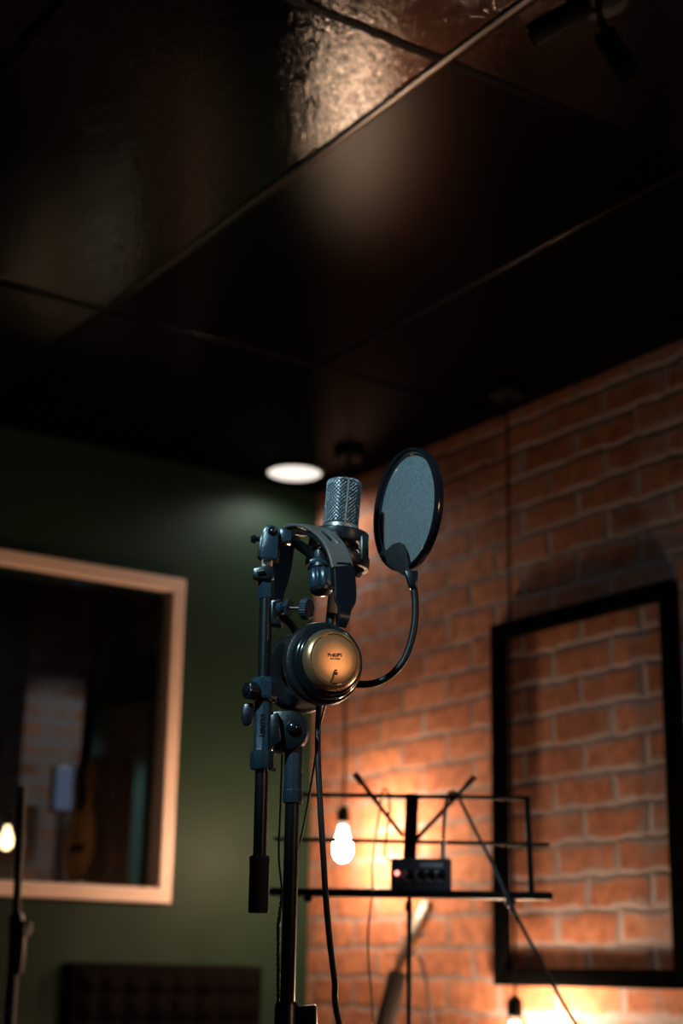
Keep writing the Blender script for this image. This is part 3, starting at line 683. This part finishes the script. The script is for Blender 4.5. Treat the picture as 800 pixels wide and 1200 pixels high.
cloth(-.0052, -.05).build('mesh_screen', 'nylon_mesh', pf)
# tongue-shaped bracket at the foot of the rim
tg = []
for x, y in ((449, 653), (455, 645), (462, 638), (469, 635.5), (474, 638), (477, 646), (479, 657), (481, 669), (483, 676), (475, 675), (465, 668), (456, 661)):
    d = ray(x, y); q = pc + pn_*.0035; tg.append(EYE + d*((q-EYE).dot(pn_)/d.dot(pn_)))
MB().prism(tg, pn_*.0034, .001).build('bracket', 'rubber', pf)
MB().pxprism([(474, 668), (490, 668), (489.5, 680), (488, 688), (480, 688), (477, 678)], 1.915, .018, .002).build('neck_socket', 'black_plastic', pf)
gpts = [V(*p) for p in ((484, 684, 1.924), (486.2, 702, 1.924), (486.2, 725, 1.924), (482, 750, 1.925), (473, 774, 1.927), (459, 790, 1.93), (442, 799.5, 1.932), (424, 802, 1.934), (404, 799, 1.936), (383, 789, 1.936), (366, 772, 1.934), (352, 750, 1.925), (341, 732, 1.912), (330, 722, 1.902))]
gs_ = spline(gpts, 14)
mb = MB(); mb.tube(gs_, .0042, 14, radii=[.0044 + .00025*(k % 2) for k in range(len(gs_))]); mb.build('gooseneck', 'cable_rubber', pf, sharp=3)
MB().pxprism([(317, 703), (329, 701), (331, 706), (322, 709), (322, 724), (331, 727), (330, 732), (317, 732)], DB-.010, .024, .002).build('clamp', 'black_plastic', pf)
ca, cb_ = V(320, 712.5, DB-.004), V(372, 713.5, DB-.030); cx = (cb_-ca).normalized()
MB().tube([ca, V(358, 713, DB-.022)], .0026, 14).build('clamp_screw', 'chrome', pf)
MB().lathe(V(326, 712.5, DB-.006), cx, [(0, 0), (.0065, 0), (.008, .003), (.008, .006), (.005, .0085), (0, .0085)], 24).build('clamp_pad', 'joint_plastic', pf)
MB().lathe(V(338, 712, DB-.012), cx, [(0, -.002), (.0108, -.002), (.0112, -.001), (.0112, .001), (.0108, .002), (0, .002)], 6).build('lock_nut', 'joint_plastic', pf, sharp=.3)
flutes(V(355, 713.5, DB-.020), cx, .0132, .0095, 26, .0008).build('clamp_knob', 'joint_plastic', pf, sharp=.8)
MB().lathe(V(355, 713.5, DB-.020) + cx*.0096, cx, [(.0105, -.0005), (.0098, .0004), (.006, .0002), (0, .0002)], 24).build('knob_face', 'black_plastic', pf)

# ------------------------------------------------------------------ microphone cable
x0_ = mp(-.103)
mcab = thing('microphone_cable', 'thick black cable hanging from the microphone past the ear cup', 'cable', Vector((x0_.x, x0_.y, 0)))
MB().lathe(mp(-.1025), -ma, [(.0082, 0), (.0088, .002), (.0088, .018), (.006, .026), (.0045, .036), (0, .037)], 24).build('plug', 'black_plastic', mcab)
mb = MB(); end = V(399.5, 1210, 1.90)
mb.tube([mp(-.128), V(381, 755, 1.936), V(376, 785, 1.93), V(374, 812, 1.925), V(372.5, 850, 1.915), V(372.5, 890, 1.908), V(375.5, 950, 1.902), V(378.5, 1000, 1.90), V(381.5, 1050, 1.90), V(386, 1100, 1.90), V(392, 1150, 1.90), end, end + Z*-.25 + U*.07, end + Z*-.55 + U*.13, Vector((end.x+.16, end.y-.10, .06)), Vector((end.x+.22, end.y-.12, .006)), Vector((end.x+.45, end.y+.0, .0045))], .0037, 12, smooth=8)
mb.build('cord', 'cable_rubber', mcab)

# ------------------------------------------------------------------ music stand in the background
DT = 3.1
mpole = V(479, 1060, DT); mxy = Vector((mpole.x, mpole.y, 0))
ms = thing('music_stand', 'open black wire music stand in front of the brick wall', 'music stand', mxy)
tripod(ms, mxy.x, mxy.y, .42, .30, mats=('stand_black', 'rubber'), rot=1.1)
MB().tube([mxy + Z*.12, V(479, 1200, DT), V(479.5, 1052, DT)], .0048, 14).build('pole', 'stand_black', ms)
MB().tube([mxy + Z*.10, mxy + Z*.72], .0085, 14).build('lower_tube', 'stand_black', ms)
MB().tube([V(479, 1056, DT), V(478.5, 1063, DT), V(478.5, 1068, DT)], .007, 10).build('tilt_knob', 'stand_black', ms)
def bar(a, b, h, d, name, D=DT):
    p, q = V(*a, D), V(*b, D); t = (q-p).normalized(); up = t.cross(W).normalized()
    MB().box((p+q)/2, (q-p)/2, up*h/2, W*d/2, min(h, d)*.25).build(name, 'stand_black', ms)
bar((315, 1044.5), (647, 1050), .0145, .020, 'tray_lip', DT-.028)
TA, TB = V(318, 1048.5, DT), V(645, 1053.5, DT)
MB().box((TA+TB)/2, (TB-TA)/2, Z*.0015, W*.030, .0008).build('tray', 'stand_black', ms)
bar((345, 931), (620, 935.5), .0085, .005, 'top_bar')
bar((321, 983), (643, 990), .0080, .005, 'middle_bar', DT+.006)
bar((617.0, 933), (622.5, 1046), .0115, .005, 'side_bar', DT+.003)
bar((345, 930), (341, 1046), .0115, .005, 'side_bar', DT+.003)
bar((483, 930), (478, 1047), .0255, .008, 'centre_bracket', DT+.012)
bar((485, 941), (484.8, 950), .013, .003, 'bracket_plate', DT-.002)
for a, b, c in (((416.5, 908), (472, 980), (424, 918)), ((555, 911.5), (487, 984), (547, 920))):
    p, q, r_ = V(*a, DT-.02), V(*b, DT-.004), V(*c, DT-.0185)
    o_ = MB().tube([p, q], .0042, 10).build('page_arm', 'stand_black', ms)
    MB().tube([p - (q-p).normalized()*.003, r_], .0058, 12).build('rubber_tip', 'rubber', o_)
MB().tube([V(530, 931, DT-.012), V(530, 938, DT-.012)], .009, 10).build('page_arm_joint', 'stand_black', ms)
MB().lathe(V(598, 1054, DT-.025), -Z, [(.004, -.004), (.010, 0), (.012, .008), (.008, .014), (0, .015)], 20).build('tray_knob', 'stand_black', ms)
MB().lathe(V(361, 1051, DT-.025), -Z, [(.004, -.004), (.008, 0), (.009, .006), (.005, .009), (0, .010)], 20).build('tray_knob', 'stand_black', ms)

# little four-knob headphone amplifier on the tray
DA = DT - .016
A0, A1 = V(457.5, 1046, DA), V(529, 1046.5, DA); eA = (A1-A0).normalized()
hgt = (V(492, 1005, DA) - V(492, 1046, DA)).length*.985
am = thing('headphone_amplifier', 'small dark four-knob headphone amplifier standing on the music stand tray', 'amplifier', (A0+A1)/2)
fx = eA; fy = Z.cross(fx)*1; lenA = (A1-A0).length
MB().box((A0+A1)/2 + Z*(hgt/2) + fy*.012, fx*lenA/2, fy*.018, Z*hgt/2, .004).build('case', 'amp_case', am)
fpos = lambda x, z: A0 + fx*(lenA*x) + Z*(hgt*z) - fy*.0062
for x in (.50, .66, .82, .30):
    kb = MB().lathe(fpos(x, .52), -fy, [(.0098, 0), (.0098, .001), (.0080, .0015), (.0072, .010), (.0058, .0125), (0, .0125)], 24).build('knob', 'black_gloss', am)
    arc_ = [fpos(x, .52) + (fx*math.cos(t) + Z*math.sin(t))*.0112 - fy*.0006 for t in [PI*.75 + .2*k for k in range(14)]]
    MB().tube(arc_, .0011, 6).build('knob_glint', 'amp_print_glint', kb)  # crescent highlight of the knob, drawn as a pale arc
MB().box(fpos(.66, .80), fx*.022, Z*.004, fy*.0007, .0002).build('front_print', 'amp_print_glint', am)
MB().lathe(fpos(.10, .56), -fy, [(.0045, 0), (.004, .002), (.002, .0035), (0, .004)], 16).build('indicator_light', 'led_red', am)

# cable from the amplifier's jack, over the top bar and off to the lower right
jk = V(519, 1006, DA+.012)
au = thing('audio_cable', 'black cable slanting from the music stand top bar down to the lower right', 'cable', jk)
MB().tube([jk, V(519, 998, DA+.012), V(519.2, 992, DA+.012), V(519.5, 985, DA+.012)], .0055, 14).build('jack_plug', 'satin_silver', au)
far = V(676, 1203, DT-.06)
mb = MB(); mb.tube([V(519.5, 986, DA+.012), V(520, 965, DA+.006), V(521.5, 945, DT-.016), V(526, 930, DT-.014), V(533, 929, DT-.014), V(540, 940, DT-.016), V(556, 972, DT-.02), V(577, 1013, DT-.034), V(601, 1066, DT-.05), V(637, 1133, DT-.055), far, far + Z*-.25 + U*.16, Vector((far.x+.30, far.y-.25, .3)), Vector((far.x+.36, far.y-.3, .02)), Vector((far.x+.5, far.y-.5, .004))], .0034, 10, smooth=6)
mb.build('cord', 'cable_rubber', au)
# thin lead on the left of the amplifier
pw = thing('power_cable', 'thin dark lead looping from the left side of the small amplifier', 'cable', V(455, 1010, DA+.03))
mb = MB(); fl = V(438, 1206, DT-.05)
mb.tube([V(459, 1008, DA+.024), V(453, 1006, DA+.02), V(450.5, 998, DA+.01), V(453, 975, DA), V(456, 950, DA-.0), V(455, 930, DT-.012), V(449, 925, DT-.012), V(446, 940, DT-.014), V(441, 975, DT-.02), V(436.5, 1010, DT-.03), V(436, 1046, DT-.045), V(431.5, 1085, DT-.045), V(431.5, 1120, DT-.045), V(434.5, 1160, DT-.05), fl, fl + Z*-.3 + U*.03, Vector((fl.x+.06, fl.y+.0, .05)), Vector((fl.x+.1, fl.y-.03, .004)), Vector((fl.x+.4, fl.y-.1, .003))], .0021, 8, smooth=6)
mb.build('cord', 'cable_rubber', pw)

# ------------------------------------------------------------------ second stand at the far left
DL = 3.55
lp_ = V(16, 1150, DL); lxy = Vector((lp_.x, lp_.y, 0))
s2 = thing('microphone_stand', 'dark blurred boom stand at the far left in front of the window', 'microphone stand', lxy)
tripod(s2, lxy.x, lxy.y, .30, .32, mats=('stand_black', 'rubber'), rot=.2)
MB().tube([lxy + Z*.2, V(16.5, 1120, DL)], .0125, 16).build('pole', 'stand_black', s2)
MB().lathe(lxy, Z, [(.017, .27), (.026, .28), (.026, .32), (.0125, .33), (.0125, .27)], 24, True).build('tripod_hub', 'stand_black', s2)
MB().pxprism([(10, 1072), (24, 1068), (28, 1090), (27, 1118), (24, 1142), (9, 1142)], DL-.02, .04, .004).build('boom_joint', 'stand_black', s2)
flutes(V(26, 1088, DL-.008), U*.85-W*.5, .018, .016, 10, .002).build('clamp_knob', 'stand_black', s2)
MB().tube([V(17, 1120, DL), V(19.5, 1060, DL), V(26, 926, DL)], .0088, 16).build('boom_rod', 'stand_black', s2)
MB().tube([V(25.7, 934, DL), V(26.2, 922, DL)], .0100, 16).build('end_cap', 'rubber', s2)

# ------------------------------------------------------------------ light
# ceiling spotlight in front of the microphone, out of the frame (its unseen housing is added)
def spotlight(pos, target, label, watts, col, cone, size):
    pos = Vector(pos); t = thing('spotlight', label, 'spotlight', (pos.x, pos.y, ZC)); ax = (Vector(target)-pos).normalized()
    MB().lathe((pos.x, pos.y, ZC), (0, 0, -1), [(.05, 0), (.055, .004), (.055, .026), (0, .03)], 32).build('ceiling_plate', 'black_plastic', t)
    MB().tube([(pos.x, pos.y, ZC-.028), pos - ax*.04], .008, 10).build('swivel_arm', 'black_plastic', t)
    MB().lathe(pos, -ax, [(.045, 0), (.048, .004), (.048, .1), (.04, .115), (0, .118)], 32).build('housing', 'black_plastic', t)
    spot('spot_beam', pos + ax*.02, target, watts, col, cone, .6, size)
mic_p = V(405, 640, 1.9)
kp = Vector((0, 0, 0)) + U*-.78 + W*.72 + Z*2.24
spotlight(kp, mic_p, 'black ceiling spotlight above the camera aimed at the microphone', 85, (.52, .85, 1.0), 25, .04)

# control room: an unseen lamp added below the sill to light pier and ceiling
cd = on(62, 1085, 1, 6.32)
t = thing('added_lamp', 'added globe lamp on the control room desk, hidden below the window sill', 'lamp', (cd.x, 6.2, deskz))
MB().lathe((cd.x, 6.2, deskz), Z, [(0, 0), (.06, 0), (.06, .01), (.012, .016), (.010, .05), (0, .05)], 28).build('base', 'black_metal', t)
MB().lathe((cd.x, 6.2, deskz+.048), Z, [(.012, 0), (.035, .012), (.05, .04), (.05, .055), (.035, .085), (.012, .097), (0, .098)], 32).build('globe', 'added_lamp_glow', t)

def aim(px, py, y): return on(px, py, 1, y)
a1 = aim(60, 905, 6.55); spotlight((a1.x+.35, 5.35, 2.46), a1, 'added unseen spotlight behind the glass, aimed at the brick pier', 13, (.95, .97, 1.0), 36, .04)  # unseen lamp added to brighten the pier
a2 = aim(172, 1010, YK); spotlight((a2.x+.25, 5.6, 2.46), a2, 'added unseen spotlight behind the glass, aimed at the teal wall', 18, (.8, 1.0, .95), 34, .04)  # unseen lamp added for the glow on the teal wall

wd = bpy.data.worlds.new('world'); bpy.context.scene.world = wd; wd.use_nodes = True
bg = wd.node_tree.nodes['Background']; bg.inputs[0].default_value = (.25, .5, .6, 1); bg.inputs[1].default_value = .0015
sc0 = bpy.context.scene
sc0.view_settings.view_transform = 'Standard'; sc0.view_settings.look = 'None'; sc0.view_settings.gamma = 1; sc0.view_settings.use_curve_mapping = False
sc0.view_settings.exposure = 0
sc0.cycles.use_denoising = True
sc0.cycles.max_bounces = 8; sc0.cycles.diffuse_bounces = 4; sc0.cycles.glossy_bounces = 4; sc0.cycles.transparent_max_bounces = 12
sc0.cycles.sample_clamp_indirect = 6.0
